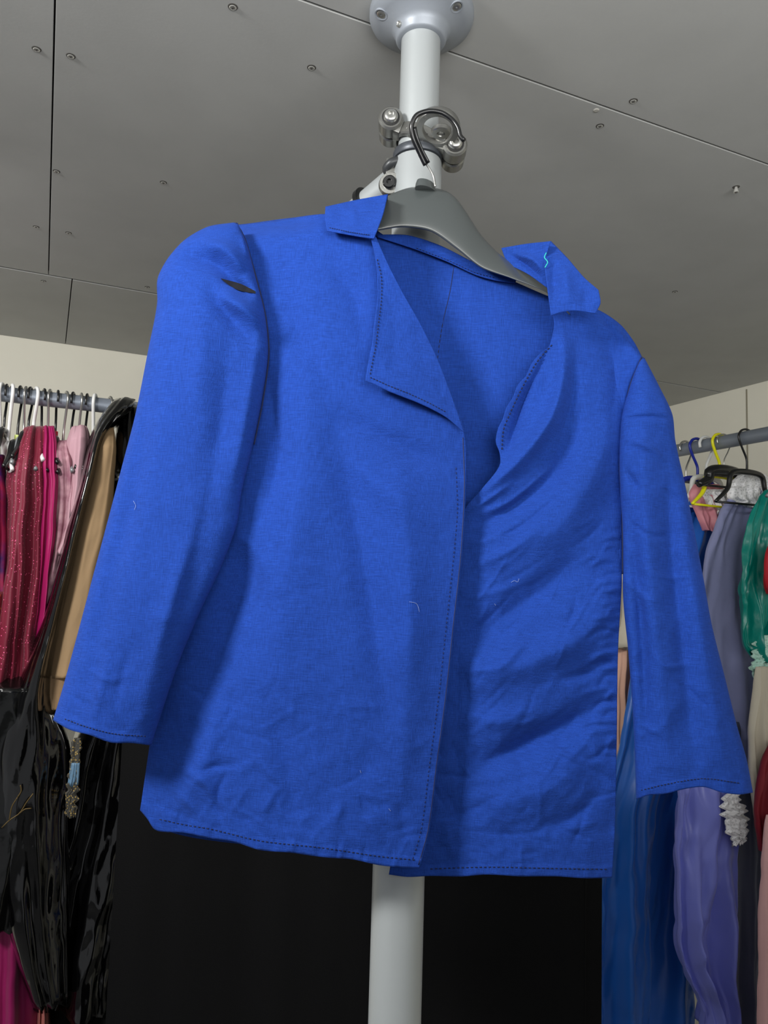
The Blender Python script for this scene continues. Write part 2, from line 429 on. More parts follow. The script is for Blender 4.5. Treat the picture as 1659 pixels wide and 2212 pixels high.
def stitches(name, key, path, parent, n, r=.00045, off=.0008, m=thread, duty=.62):
    c = catmull(path, n*6+1); bm = bmesh.new()
    for i in range(n):
        a = c[i*6]; b = c[min(len(c)-1, int(i*6+6*duty))]
        pa = at(a[0], a[1], look(key, *a)-off); pb = at(b[0], b[1], look(key, *b)-off)
        tube(bm, [pa, pb], r, 5)
    return from_bm(name, bm, m, parent)
def line_on(name, key, path, parent, r=.0006, off=.0004, m=blue_seam, n=60):
    c = catmull(path, n); bm = bmesh.new()
    tube(bm, [at(a[0], a[1], look(key, *a)-off) for a in c], r, 6)
    return from_bm(name, bm, m, parent)
def amp(fs, k): return [(f[0], f[1], f[2]*k)+tuple(f[3:]) for f in fs]

jk = empty('jacket', at(880, 480, .75), label='royal blue cotton jacket with open lapels hanging from the black hanger on the pole', cat='jacket')

bodyL = [(512,486),(500,600),(480,800),(440,1000),(400,1200),(355,1400),(325,1600),(303,1750)]
bodyR = [(1388,774),(1362,830),(1342,930),(1338,1010),(1342,1100),(1343,1250),(1335,1400),(1332,1600),(1328,1800),(1322,1890)]
back = panel('back_panel', 'back', [(512,486),(700,466),(790,478),(830,508),(880,512),(960,543),(1040,580),(1110,608),(1185,640),(1290,672),(1388,774)], bodyR,
      [(303,1750),(345,1788),(560,1828),(900,1866),(1100,1878),(1322,1890)], bodyL,
      lambda x, y: .773+0*x-.012*np.clip((np.abs(x-840)-350)/180, 0, 1)**2,
      [([(830,560),(900,700),(980,900)], 50, .004), ([(1120,640),(1080,800),(1040,980)], 55, .004), ([(1000,620),(960,760),(980,900)], 30, -.003)], jk, 130, 120,
      cr=lambda x, y: .002*crinkle(x, y, 160, 9.1))
line_on('centre_seam', 'back', [(981,572),(972,630),(956,700),(945,780),(945,900)], back, .0005, .0001)
nb = panel('neck_facing', 'neckf', [(815,507),(880,508),(950,530),(1010,560),(1060,585),(1115,606)], [(1115,606),(1113,612)], [(815,512),(900,540),(965,565),(1030,595),(1070,606),(1113,612)], [(815,507),(815,512)],
      lambda x, y: .766+0*x, [([(900,524),(980,556),(1060,592)], 8, .003)], jk, 80, 14)
stitches('topstitching', 'neckf', [(900,536),(965,561),(1030,590),(1070,600)], nb, 26, .0003, .0009, blue_seam)

# --- left front (image left)
edgeF = [(1003,935),(1006,1050),(998,1200),(982,1350),(966,1500),(946,1650),(926,1800),(906,1876)]
foldL = [(812,512),(835,565),(868,630),(905,695),(940,765),(970,840),(1003,935)]
def dL(x, y):
    d = .722 + .014*np.clip((x-760)/245, 0, 1)**2 + .040*np.clip((760-x)/450, 0, 1.05)**2
    ys = np.interp(x, [512, 700, 800], [482, 462, 440])
    return d + .028*np.exp(-(np.clip(y-ys, 0, None)/26)**2)*np.clip((740-x)/100, 0, 1)
foldsL = amp([([(650,540),(665,900),(610,1300),(570,1720)], 68, .010), ([(705,860),(755,1050),(800,1300),(850,1600)], 38, -.010),
  ([(840,930),(885,1200),(880,1500),(860,1750)], 44, .009), ([(575,1150),(500,1350),(430,1560)], 42, -.013), ([(600,560),(640,700),(720,860)], 32, -.006),
  ([(480,1500),(440,1650),(380,1760)], 34, .008), ([(560,1480),(620,1650),(640,1800)], 28, -.006),
  ([(560,700),(600,720),(640,700)], 18, .003), ([(575,780),(600,1000),(560,1150)], 18, -.006),
  ([(500,1140),(560,1200),(600,1300)], 24, .005), ([(700,560),(770,650),(780,760)], 24, -.005),
  ([(720,880),(850,960),(980,1010)], 26, -.007), ([(700,970),(830,1060),(960,1160)], 30, .004)], 1.05)
foldsL += amp([([(390,1660),(440,1690),(470,1740)], 11, .006), ([(380,1710),(430,1760)], 10, .005), ([(500,1650),(470,1720),(480,1780)], 11, -.005), ([(600,1700),(560,1770)], 12, .0045), ([(400,1690),(450,1660),(520,1650)], 10, -.005),
  ([(740,1720),(720,1800)], 13, .004), ([(790,1760),(830,1830)], 13, .004), ([(650,1780),(700,1810)], 10, -.003), ([(860,1730),(880,1820)], 14, -.004)], .65)
rnd = random.Random(21)
for k in range(50):
    x = rnd.uniform(340, 900); yb = np.interp(x, [303,450,560,700,820,906], [1740,1800,1828,1846,1862,1870]); y = yb-rnd.uniform(10, 340); an = rnd.uniform(-.9, .9)+(PI/2 if rnd.random() < .6 else 0); l = rnd.uniform(22, 70)
    foldsL.append(([(x-l*math.cos(an), y-l*math.sin(an)), (x, y+rnd.uniform(-5,5)), (x+l*math.cos(an), y+l*math.sin(an))], rnd.uniform(4.5, 9), rnd.choice((-1,1))*rnd.uniform(.0005,.0012)))
for k in range(26):
    x = rnd.uniform(340, 900); yb = np.interp(x, [303,450,560,700,820,906], [1770,1806,1832,1850,1866,1874])
    foldsL.append(([(x, yb-34), (x+rnd.uniform(-8,8), yb+2)], rnd.uniform(4, 7), rnd.choice((-1,1))*rnd.uniform(.0008,.0018)))
fl_top = [(512,482),(600,473),(705,461),(760,470),(812,512)]
lf = panel('front_panel', 'lf', fl_top, foldL+edgeF[1:], [(303,1750),(318,1768),(335,1792),(400,1799),(450,1810),(505,1818),(560,1836),(630,1842),(700,1852),(760,1856),(820,1869),(906,1876)], bodyL, dL, foldsL, jk, 220, 290,
      cr=lambda x, y: .0012*crinkle(x, y, 110, 2.3, 4)+.0018*crease(x, y, 170, 3.3, 2, .3)*np.clip((y-900)/900, .25, 1)+.0009*crease(x, y, 60, 5.5, 2)*np.clip((y-1300)/300, 0.25, 1) + .0010*(y > np.interp(x, [303,450,560,700,820,906], [1730,1786,1812,1828,1846,1854])))
lf['label'] = 'left-hand blue front panel, lapping over the other at the centre'
stitches('hem_stitching', 'lf', [(345,1770),(400,1782),(450,1790),(560,1816),(700,1832),(820,1850),(900,1858)], lf, 60, .0005, .0007, blue_seam)
stitches('edge_stitching', 'lf', [(985,1010),(988,1100),(980,1200),(964,1350),(948,1500),(928,1650),(908,1800),(890,1860)], lf, 90, .00035, .0007)
line_on('overlocked_edge', 'lf', [(1000,945),(1003,1050),(995,1200),(979,1350),(963,1500),(943,1650),(923,1800),(904,1868)], lf, .0005, .0004, thread, 120)

def dLap(x, y):
    xf = np.interp(y, [p[1] for p in foldL], [p[0] for p in foldL])
    return dL(x, y) - .0075 - .009*np.clip((xf-x)/120, 0, 1)
lap = panel('lapel', 'lap', [(801,514),(812,514)], foldL[:1]+foldL[1:], [(789,823),(812,832),(840,846),(870,858),(900,870),(930,884),(965,904),(1003,937)],
      [(801,514),(809,550),(815,600),(815,645),(809,695),(803,745),(795,785),(789,823)], dLap,
      [([(830,600),(850,700),(860,830)], 30, -.002), ([(805,540),(814,640),(798,800)], 6, .0012), ([(810,828),(880,855),(960,895)], 6, .0012)], jk, 80, 120,
      cr=lambda x, y: .0008*crinkle(x, y, 110, 2.3, 4)+.0005*crease(x, y, 50, 7.7, 2))
lap['label'] = 'triangular lapel folded outward on the left-hand front'
stitches('edge_stitching', 'lap', [(815,560),(824,600),(824,646),(818,696),(812,745),(804,785),(799,812)], lap, 34, .0005, .0008, blue_seam)
stitches('edge_stitching', 'lap', [(800,815),(840,833),(885,851),(930,872),(965,891)], lap, 26, .0005, .0008, blue_seam)

# --- right front
edgeR = [(1190,660),(1197,703),(1192,728),(1186,748),(1166,764),(1148,786),(1136,812),(1118,832),(1108,858),(1094,880),(1086,905),(1076,925),(1071,955),(1079,978),(1080,1003),(1042,1055),(1005,1098),(975,1200),(930,1400),(880,1650),(840,1889)]
def dR(x, y):
    return .750 + .010*np.clip((1080-x)/90, 0, 1) + .016*np.clip((x-1150)/190, 0, 1.3)**2 + .012*np.exp(-(np.clip(y-np.interp(x,[1190,1290,1340,1388],[650,665,700,772]),0,None)/26)**2)*np.clip((x-1250)/60,0,1)
foldsR = amp([([(1216,705),(1218,800),(1192,900),(1126,990),(1020,1085)], 24, .018, .75), ([(1150,820),(1118,900),(1092,985)], 16, -.008),
  ([(1255,880),(1190,1030),(1040,1150)], 24, -.012), ([(1315,800),(1306,960),(1230,1110),(1100,1215)], 56, .014, .75),
  ([(1262,1180),(1200,1250),(1090,1330),(985,1400)], 32, -.014, 1.4), ([(1335,1220),(1285,1350),(1150,1430),(1000,1480)], 46, .014, .75),
  ([(1305,1500),(1230,1560),(1150,1600),(1060,1640),(1000,1645)], 30, -.020, 1.2), ([(1260,1650),(1180,1705),(1060,1745)], 42, .010),
  ([(1330,1420),(1280,1450),(1200,1470)], 12, -.006), ([(1000,1540),(1080,1560),(1150,1530)], 20, .006),
  ([(1310,1700),(1230,1770),(1150,1790)], 20, -.007), ([(1060,1760),(1120,1850)], 18, -.005), ([(960,1760),(980,1860)], 18, .005),
  ([(1290,700),(1330,800),(1318,920)], 20, -.006), ([(1010,1230),(1100,1190),(1180,1130)], 12, .005), ([(1140,1380),(1080,1440),(990,1450)], 11, .005),
  ([(1196,720),(1166,795),(1136,850),(1112,920),(1098,985)], 6, -.0055), ([(1005,1110),(1060,1075),(1110,1040)], 7, .004),
  ([(1010,1140),(1080,1110),(1150,1060)], 8, -.004), ([(1006,1180),(1070,1160),(1120,1130)], 7, .003), ([(1240,760),(1236,860),(1206,960)], 11, -.005),
  ([(1010,1115),(1090,1090),(1200,1000)], 6, .003), ([(1008,1160),(1100,1150),(1220,1060)], 6, -.003)], .95)
rnd = random.Random(7)
for k in range(26):
    y = 1160+k*19+rnd.uniform(-6,6); l = rnd.uniform(35, 105)
    foldsR.append(([(1345,y),(1345-l*.6,y+rnd.uniform(-8,8)),(1345-l,y+rnd.uniform(5,28))], rnd.uniform(4.5,8), rnd.choice((-1,1))*rnd.uniform(.0020,.0042)))
for k in range(36):
    x = rnd.uniform(930, 1310); y = rnd.uniform(1600, 1870); an = rnd.uniform(0, 3.1); l = rnd.uniform(22, 70)
    foldsR.append(([(x-l*math.cos(an), y-l*math.sin(an)), (x+4, y+4), (x+l*math.cos(an), y+l*math.sin(an))], rnd.uniform(4.5, 9), rnd.choice((-1,1))*rnd.uniform(.0008,.0018)))
for k in range(26):
    x = rnd.uniform(1010, 1330); y = rnd.uniform(1080, 1600); an = rnd.uniform(1.9, 2.9); l = rnd.uniform(25, 80)
    foldsR.append(([(x-l*math.cos(an), y-l*math.sin(an)), (x+4, y+4), (x+l*math.cos(an), y+l*math.sin(an))], rnd.uniform(4.5, 8), rnd.choice((-1,1))*rnd.uniform(.0009,.0018)))
rf = panel('front_panel', 'rf', [(1190,660),(1240,660),(1290,668),(1340,700),(1370,738),(1388,772)], bodyR[:-1]+[(1322,1896)], [(840,1889),(880,1894),(930,1892),(1000,1893),(1050,1889),(1120,1893),(1200,1893),(1260,1897),(1322,1896)], edgeR, dR, foldsR, jk, 220, 290,
      cr=lambda x, y: .0014*crinkle(x, y, 90, 12.3, 4)+.0016*crease(x, y, 130, 13.3, 2, .5)*np.clip((y-700)/600, .2, 1)+.0011*crease(x, y, 60, 15.5, 2)*np.clip((y-1100)/600, 0, 1) + .0010*(y > 1871))
rf['label'] = 'right-hand blue front panel, pulled into diagonal folds'
stitches('hem_stitching', 'rf', [(930,1877),(1050,1873),(1200,1876),(1315,1878)], rf, 40, .0005, .0007, blue_seam)
stitches('edge_stitching', 'rf', [(1192,745),(1160,782),(1130,834),(1106,884),(1088,928),(1084,975)], rf, 30, .0007, .0010, blue_seam)

# --- sleeves
ls = sleeve('sleeve', 'ls', [(506,481),(513,482)], [(513,482),(532,525),(552,600),(572,680),(579,760),(565,865),(546,960),(522,1060),(511,1132),(478,1222),(432,1320),(382,1440),(342,1560),(326,1610)],
   [(115,1556),(150,1576),(195,1588),(240,1604),(285,1605),(326,1610)], [(506,481),(450,490),(400,518),(362,560),(341,602),(340,655),(322,750),(292,900),(266,1000),(240,1100),(200,1250),(160,1400),(135,1490),(115,1556)],
   lambda t: .7235+.004*t, lambda t: .030*np.minimum(1, np.sqrt(t/.16)),
   [([(390,545),(470,575),(550,648)], 22, -.013), ([(430,520),(490,540),(530,592)], 15, .009), ([(470,635),(520,662),(568,706)], 17, .011), ([(440,600),(500,690),(565,760)], 20, -.008), ([(380,600),(430,700),(420,900)], 35, .006),
    ([(500,700),(480,900),(440,1100),(380,1350)], 28, -.008), ([(330,800),(300,1000),(230,1300),(180,1540)], 22, -.006), ([(470,950),(420,1150),(340,1400),(300,1580)], 24, .007),
    ([(240,1400),(215,1500),(200,1580)], 12, .003), ([(280,1400),(245,1540)], 10, -.003), ([(200,1470),(250,1560)], 8, .0022), ([(180,1440),(240,1470),(290,1450)], 7, .0016), ([(150,1500),(200,1530)], 7, -.0016), ([(560,700),(540,850),(500,1050)], 14, .004),
    ([(480,600),(515,614),(552,634)], 8, -.006), ([(520,500),(540,560)], 8, .004)], jk,
   cr=lambda x, y: .0016*crinkle(x, y, 120, 22.3, 4)+.0014*crease(x, y, 150, 26.3, 2, .4, 1.2)*np.clip((y-500)/1000, .2, 1)+.0007*crease(x, y, 60, 28.3, 2)*np.clip((y-1200)/300, 0.2, 1)+.0009*(y > np.interp(x, [115,240,326], [1535,1583,1590])))
ls['label'] = 'left-hand sleeve, puffed at the shoulder'
stitches('cuff_stitching', 'ls', [(140,1553),(180,1568),(240,1584),(318,1591)], ls, 26, .0005, .0008, blue_seam)
bm = bmesh.new()
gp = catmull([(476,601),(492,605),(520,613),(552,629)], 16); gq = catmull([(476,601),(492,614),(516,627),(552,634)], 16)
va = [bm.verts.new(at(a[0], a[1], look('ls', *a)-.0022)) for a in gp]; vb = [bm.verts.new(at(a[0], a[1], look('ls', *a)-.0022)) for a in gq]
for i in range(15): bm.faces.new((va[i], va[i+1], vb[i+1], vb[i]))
from_bm('seam_opening_shade', bm, dark, ls)  # near-black patch laid on the sleeve, painted shade inside the slit
bm = bmesh.new(); c = catmull([(509,484),(520,500),(530,522),(542,562),(556,610),(574,684),(581,760),(568,865),(549,960)], 80)
tube(bm, [at(a[0], a[1], .7205) for a in c], [.0015,.0011,.0008,.0008,.0008,.0007], 6); from_bm('armhole_seam', bm, blue_seam, ls)

rs = sleeve('sleeve', 'rs', [(1384,770),(1392,774)], [(1392,774),(1422,832),(1452,896),(1458,950),(1480,1050),(1500,1150),(1519,1250),(1537,1350),(1562,1450),(1592,1570),(1612,1640),(1626,1712)],
   [(1375,1726),(1400,1718),(1440,1714),(1480,1704),(1520,1700),(1560,1712),(1600,1716),(1626,1712)], [(1384,770),(1362,830),(1344,900),(1338,1000),(1345,1150),(1347,1300),(1357,1400),(1368,1550),(1375,1726)],
   lambda t: .7625+.004*t, lambda t: .022*np.minimum(1, np.sqrt(t/.14)),
   [([(1400,830),(1390,1000),(1400,1200),(1430,1500),(1450,1700)], 20, .006), ([(1440,950),(1450,1200),(1480,1450),(1500,1690)], 22, -.011), ([(1360,1100),(1385,1350),(1400,1650)], 13, -.008),
    ([(1470,1100),(1520,1400),(1570,1680)], 18, .004), ([(1345,905),(1400,900),(1452,905)], 5, -.004), ([(1350,950),(1400,965),(1440,1000)], 7, .0035), ([(1350,1010),(1380,1060)], 7, -.004), ([(1345,1250),(1390,1290),(1400,1350)], 8, .004),
    ([(1440,1060),(1480,1090)], 6, -.0025), ([(1400,1400),(1440,1440),(1500,1430)], 7, .0025), ([(1480,1480),(1530,1530)], 7, -.0025), ([(1360,1130),(1420,1160),(1450,1150)], 6, -.0025), ([(1390,1230),(1450,1250),(1500,1240)], 6, .002), ([(1380,1560),(1430,1590)], 7, .0025)], jk,
   cr=lambda x, y: .0010*crinkle(x, y, 70, 32.3, 4)+.0014*crease(x, y, 90, 34.3, 2, .2)+.0009*(y > np.interp(x, [1375,1440,1520,1626], [1706,1692,1680,1692])))
rs['label'] = 'right-hand sleeve, hanging straight and flared at the cuff'
stitches('cuff_stitching', 'rs', [(1385,1707),(1440,1694),(1520,1682),(1600,1692)], rs, 30, .0005, .0008, blue_seam)
bm = bmesh.new(); c = catmull([(1386,772),(1362,830),(1344,925),(1339,1010),(1344,1100),(1345,1240)], 50)
tube(bm, [at(a[0], a[1], .7585) for a in c], .0008, 6); from_bm('armhole_seam', bm, blue_seam, rs)

# --- collar
cl = panel('collar', 'cl', [(703,447),(770,432),(838,420)], [(838,420),(828,462),(808,516)], [(706,499),(755,508),(785,513),(808,516)], [(703,447),(702,470),(706,499)],
      lambda x, y: .728-.018*np.clip((y-430)/70, 0, 1), [([(715,490),(760,500),(800,508)], 6, .0015), ([(760,440),(770,500)], 16, .002)], jk, 50, 40, cr=lambda x, y: .0008*crease(x, y, 40, 41.3))
cl['label'] = 'left-hand collar flap'
stitches('edge_stitching', 'cl', [(712,492),(755,501),(800,508)], cl, 18, .0004, .0008, blue_seam)
panel('collar_underside', 'clb', [(703,447),(770,432),(838,420)], [(838,420),(836,450)], [(703,462),(770,455),(836,450)], [(703,447),(703,462)],
      lambda x, y: .728+.035*np.clip((y-np.interp(x,[703,838],[447,420]))/18, 0, 1), [], jk, 30, 16)
cr_ = panel('collar', 'crt', [(1190,521),(1226,558),(1262,600),(1293,627)], [(1293,627),(1297,655),(1286,677)], [(1190,682),(1215,674),(1240,671),(1286,677)], [(1190,521),(1176,560),(1182,620),(1190,682)],
      lambda x, y: .733-.012*np.clip((y-560)/90, 0, 1)+.012*np.clip((560-y)/40, 0, 1), [([(1220,570),(1230,660)], 16, .005), ([(1195,560),(1195,660)], 12, -.005), ([(1262,620),(1265,670)], 12, -.003)], jk, 50, 50, cr=lambda x, y: .0008*crease(x, y, 40, 43.3))
cr_['label'] = 'right-hand collar flap with a turquoise thread'
ci = panel('collar_underside', 'cri', [(1083,536),(1135,527),(1190,521)], [(1190,521),(1179,560),(1182,622)], [(1100,572),(1140,592),(1182,622)], [(1083,536),(1090,555),(1100,572)],
      lambda x, y: .764-.032*np.clip((x-1083)/100, 0, 1)+.004*np.clip((y-560)/60, 0, 1), [([(1110,548),(1150,560),(1178,590)], 8, .006), ([(1095,545),(1140,575),(1175,605)], 7, -.005)], jk, 50, 30)
bm = bmesh.new(); c = catmull([(1180,546),(1176,556),(1183,566),(1177,578)], 16)
tube(bm, [at(a[0], a[1], .7285) for a in c], .0005, 6); from_bm('thread', bm, teal_thread, cr_)
for pts, key, par in (([(1104,1258),(1112,1254),(1118,1258),(1121,1250)], 'rf', rf), ([(1068,1304),(1071,1308)], 'rf', rf), ([(884,1300),(900,1304),(906,1322)], 'lf', lf), ([(288,1082),(293,1092),(290,1102)], 'ls', ls), ([(778,1664),(780,1670)], 'lf', lf), ([(840,1747),(844,1752)], 'lf', lf)):
    bm = bmesh.new(); c = catmull(pts, 8); tube(bm, [at(a[0], a[1], look(key, *a)-.0010) for a in c], .00015, 5)
    from_bm('lint', bm, lintm, par)

# ------------------------------------------------------------------ main hanger
hg = empty('clothes_hanger', at(920, 400, .755), label='black plastic hanger with coated hook, holding the blue jacket', cat='hanger')
top = [(575,508),(640,492),(720,475),(800,446),(848,418),(880,406),(893,404),(945,407),(970,416),(985,428),(1005,455),(1040,508),(1075,545),(1120,578),(1180,614),(1235,664)]
bot = [(580,530),(640,522),(720,512),(812,499),(870,491),(930,500),(985,537),(1040,579),(1105,602),(1180,632),(1230,680)]
PXg, PYg = coons(top, [(1235,664),(1230,680)], bot, [(575,508),(580,530)], 130, 41)
sg = np.linspace(0,1,41); ph = np.linspace(0, 2*PI, 49)[:-1]; tt = (1-np.cos(ph))/2
A = np.array([np.interp(tt, sg, PXg[:, i]) for i in range(130)]); B = np.array([np.interp(tt, sg, PYg[:, i]) for i in range(130)])
hw = np.interp(A, [575, 850, 920, 1000, 1235], [.004, .009, .010, .009, .004])
yc = np.interp(A, [575, 900, 1235], [.752, .752, .760])
sn = np.sin(ph)[None, :]
Yh = yc - hw*np.sign(sn)*np.abs(sn)**.45 - .014*(tt[None, :]-.5)
grid_mesh('shoulders', at_np(A, B, Yh), hang_m, hg, wrap=True, solid=False)
bm = bmesh.new()
tube(bm, [at(919,412,.752), at(919,402,.752), at(919,395,.752)], [.0135,.0125,.011], 24, flat=.6); from_bm('neck', bm, hang_m, hg, sharp=50)
bm = bmesh.new()
tube(bm, [at(940,404,.747), at(936,380,.747), at(926,362,.746), at(917,350,.745)], .0011, 8, smooth_n=16)
from_bm('hook_wire', bm, steel, hg)
bm = bmesh.new()
tube(bm, [at(919,357,.744), at(906,330,.738), at(893,300,.731), at(889,272,.727), at(899,250,.725), at(925,240,.726), at(955,244,.728), at(978,260,.729), at(990,278,.729), at(994,294,.730), at(1003,304,.730)], .0024, 12, smooth_n=50)
tube(bm, [at(926,352,.743), at(912,325,.737), at(901,298,.731), at(896,275,.728)], .0018, 10, smooth_n=14)
from_bm('hook', bm, blackp, hg)

# ------------------------------------------------------------------ black fabric screen behind
PY1 = 1.28
bl = at(238, 2212, PY1).x; brx = at(1291, 2050, PY1).x; tz = at(780, 1500, PY1).z
scn = empty('fabric_screen', ((bl+brx)/2, PY1, 0), label='tall plain black fabric screen standing behind the pole and jacket', cat='screen')
fab = mat('black_fabric', (4, 4, 5), .8, 0, (500, .3, .001), spec=.2); pip = mat('black_binding', (3, 3, 4), .8, spec=.2)
cx = (bl+brx)/2; hwid = (brx-bl)/2
bm = bmesh.new()
nx, nz = 120, 60
for sgn in (0, 1):
    vs = []
    for j in range(nz+1):
        row = []
        for i in range(nx+1):
            x = i/nx; z = j/nz
            e = min(1, 12*x, 12*(1-x))
            f_ = e*(.009*noise.noise(Vector((x*5, z*.8, sgn)))+.006*noise.noise(Vector((x*13, z*1.4, 4+sgn))))
            row.append(bm.verts.new((cx-hwid+2*hwid*x, PY1+(.02 if sgn else -.02)+(1 if sgn else -1)*(.003+f_), .06+(tz-.06)*z)))
        vs.append(row)
    for j in range(nz):
        for i in range(nx): bm.faces.new((vs[j][i], vs[j][i+1], vs[j+1][i+1], vs[j+1][i]))
box(bm, (cx, PY1, (tz+.06)/2), (hwid, .0125, (tz-.06)/2-.002))
from_bm('fabric_panel', bm, fab, scn, sharp=40)
for x in (cx-hwid+.004, cx+hwid-.004):
    bm = bmesh.new(); tube(bm, [(x, PY1, .0), (x, PY1, tz)], .008, 16, caps=True); from_bm('side_post', bm, pip, scn, sharp=40)
bm = bmesh.new(); tube(bm, [(cx-hwid, PY1, tz), (cx+hwid, PY1, tz)], .013, 16); from_bm('top_rail', bm, pip, scn, sharp=40)
bm = bmesh.new(); tube(bm, [(cx+hwid-.026, PY1-.0235, .06), (cx+hwid-.026, PY1-.0235, tz)], .0012, 8); from_bm('binding', bm, pip, scn)
for x in (cx-hwid, cx+hwid):
    bm = bmesh.new(); box(bm, (x, PY1, .012), (.02, .16, .012), None, .004); from_bm('foot', bm, pip, scn, sharp=40)

# ------------------------------------------------------------------ racks
ZB = CAM.z + .362
bL = onz(100, 862, ZB); bR = onz(1600, 948, ZB)
uL, wL = uw(bL); uR, wR = uw(bR)
def barL(px):
    r = ray(px, 862+(px-100)*.114); return P3((CAM+r*((wL-CAM.dot(W))/r.dot(W))).dot(U), wL, ZB)
def barR(px):
    r = ray(px, 948-(px-1600)*.2); return P3(uR, (CAM+r*((uR-CAM.dot(U))/r.dot(U))).dot(W), ZB)
rl = empty('clothes_rail', P3(uL, wL, ZB), label='grey steel clothes rail at left, crowded with hangers', cat='clothes rail')
bm = bmesh.new(); tube(bm, [P3(UMIN+.4, wL, ZB), P3(uR-.022, wL, ZB)], .0160, 24); from_bm('rail_tube', bm, rail_m, rl, sharp=40)
for uu in (uL+.55, UMIN+.6):
    bm = bmesh.new(); tube(bm, [P3(uu, wL, ZB+.01), P3(uu, wL, CEIL-.004)], .012, 16); lathe(bm, [(.012,-.012),(.03,-.006),(.032,0),(0,0)], P3(uu, wL, CEIL-.0005), seg=24)
    from_bm('ceiling_support', bm, rail_m, rl, sharp=40)
rr = empty('clothes_rail', P3(uR, wR, ZB), label='grey steel clothes rail at right, running to the back wall', cat='clothes rail')
bm = bmesh.new(); tube(bm, [P3(uR, -.2, ZB), P3(uR, wallA-.004, ZB)], .0165, 24); from_bm('rail_tube', bm, rail_m, rr, sharp=40)
bm = bmesh.new(); lathe(bm, [(.0165,.02),(.021,.018),(.022,.008),(.034,.005),(.035,.0),(0,0)], P3(uR, wallA-.001, ZB), -W, 24); from_bm('wall_flange', bm, rail_m, rr, sharp=40)
bm = bmesh.new(); tube(bm, [P3(uR, wL-.03, ZB), P3(uR, wL+.03, ZB)], .021, 24); from_bm('tee_joint', bm, rail_m, rr, sharp=40)

HM = {'white': mat('white_plastic', (225,226,224), .35), 'black': blackp, 'grey': mat('grey_plastic', (135,139,141), .35, .3), 'blue': mat('blue_plastic', (20,40,150), .35),
      'yellow': mat('yellow_plastic', (235,230,20), .35)}
def hanger(base, ax, col, label, group, drop=.075, half=.2, rot=0, bar_r=.0165, slope=.07, sgn=1, marker=None, broad=False):
    ax = (ax*math.cos(rot)+Vector((0,0,1)).cross(ax)*math.sin(rot)).normalized(); Z = Vector((0,0,1))
    o = empty('clothes_hanger', base, label=label, cat='hanger', group=group)
    hr = .0036 if col in ('white','yellow','blue') else .0026
    if broad: hr = .0016
    R = bar_r+hr+.0006; c = base+Z*.0008
    pts = [c+ax*sgn*R*1.25*math.cos(a)+Z*R*math.sin(a) for a in [math.radians(q) for q in (-25,10,50,90,130,170,200)]]
    pts += [c-ax*sgn*R*.7-Z*R*1.3, c-Z*(drop*.62), c-Z*drop]
    bm = bmesh.new(); tube(bm, pts, hr, 10, smooth_n=44); from_bm('hook', bm, steel if (col == 'grey' or broad) else HM[col], o)
    n = c-Z*drop; q = 1.6 if broad else .75
    bm = bmesh.new()
    tube(bm, [n-ax*half-Z*slope*1.25, n-ax*half*.6-Z*slope*.66, n-ax*.05-Z*.006, n+Z*.002, n+ax*.05-Z*.006, n+ax*half*.6-Z*slope*.66, n+ax*half-Z*slope*1.25], [x*q for x in (.005,.007,.009,.010,.009,.007,.005)], 12, smooth_n=40)
    from_bm('arms', bm, HM[col], o)
    bm = bmesh.new(); tube(bm, [n-ax*(half-.004)-Z*slope*1.25, n+ax*(half-.004)-Z*slope*1.25], .0028, 8); from_bm('trouser_bar', bm, HM[col], o)
    if marker:
        bm = bmesh.new(); tube(bm, [n+Z*.008, n+Z*.020], .0058, 12); from_bm('size_marker', bm, marker, o, sharp=40)
    return o
redm = mat('red_marker', (190,20,50), .4); grm = mat('yellow_green_marker', (200,215,120), .4)
LH = [(-14,'white','white plastic hanger cut by the left edge on the left rail',None), (4,'white','white plastic hanger near the left edge of the left rail',None), (14,'black','black hanger squeezed between the two leftmost white hooks',None), (25,'white','second whole white plastic hanger on the left rail',None), (44,'black','black hanger with a pale green size marker on its neck',grm), (56,'grey','wire-hooked grey hanger above the crimson glitter dress',None),
      (66,'black','black hanger just left of the middle white hook on the left rail',None), (77,'white','white hanger left of the hot pink dress',None), (94,'black','black hanger above the hot pink dress',None), (108,'grey','wire-hooked hanger between the hot pink dress and the red-marked hanger',None), (124,'black','black hanger with a red size marker above the mauve top',redm), (142,'grey','wire-hooked grey hanger above the mauve lace top',None), (158,'black','black hanger above the pale pink top',None),
      (174,'grey','wire-hooked grey hanger right of the pale pink top',None), (188,'black','black hanger between the pale pink top and the white hook',None), (205,'white','white hanger whose hook stands beside the black coat',None), (236,'grey','wire-hooked grey hanger above the beige sweatshirt',None), (264,'black','black hanger nearest the blue sleeve, above the shiny trousers',None)]
for i, (px, col, l, mk) in enumerate(LH):
    hanger(barL(px), W, col, l, 'hangers on the left rail', drop=.078+.034*random.random(), rot=random.uniform(-.22,.22), bar_r=.016, half=.125, slope=.05, sgn=1 if i % 2 else -1, marker=mk)
RH = [(1482,'grey','grey hanger deepest in view on the right rail',0,.10), (1506,'blue','blue plastic hanger on the right rail, left of the yellow one',0,.10), (1526,'white','pale hanger between the blue and yellow ones',0,.10), (1554,'yellow','bright yellow plastic hanger on the right rail',0,.09), (1564,'black','broad black hanger on the right rail, in front of the yellow one',1,.075), (1612,'black','black hanger right of the yellow one on the right rail',0,.12), (1720,'grey','grey hanger at the right edge above the teal satin',0,.12)]
for i, (px, col, l, br, dr) in enumerate(RH):
    hanger(barR(px), U, col, l, 'hangers on the right rail', drop=.075 if br else .085, rot=random.uniform(-.12,.12), half=.085 if br else .10, slope=.03 if br else .06, sgn=1 if i % 2 else -1, broad=bool(br))

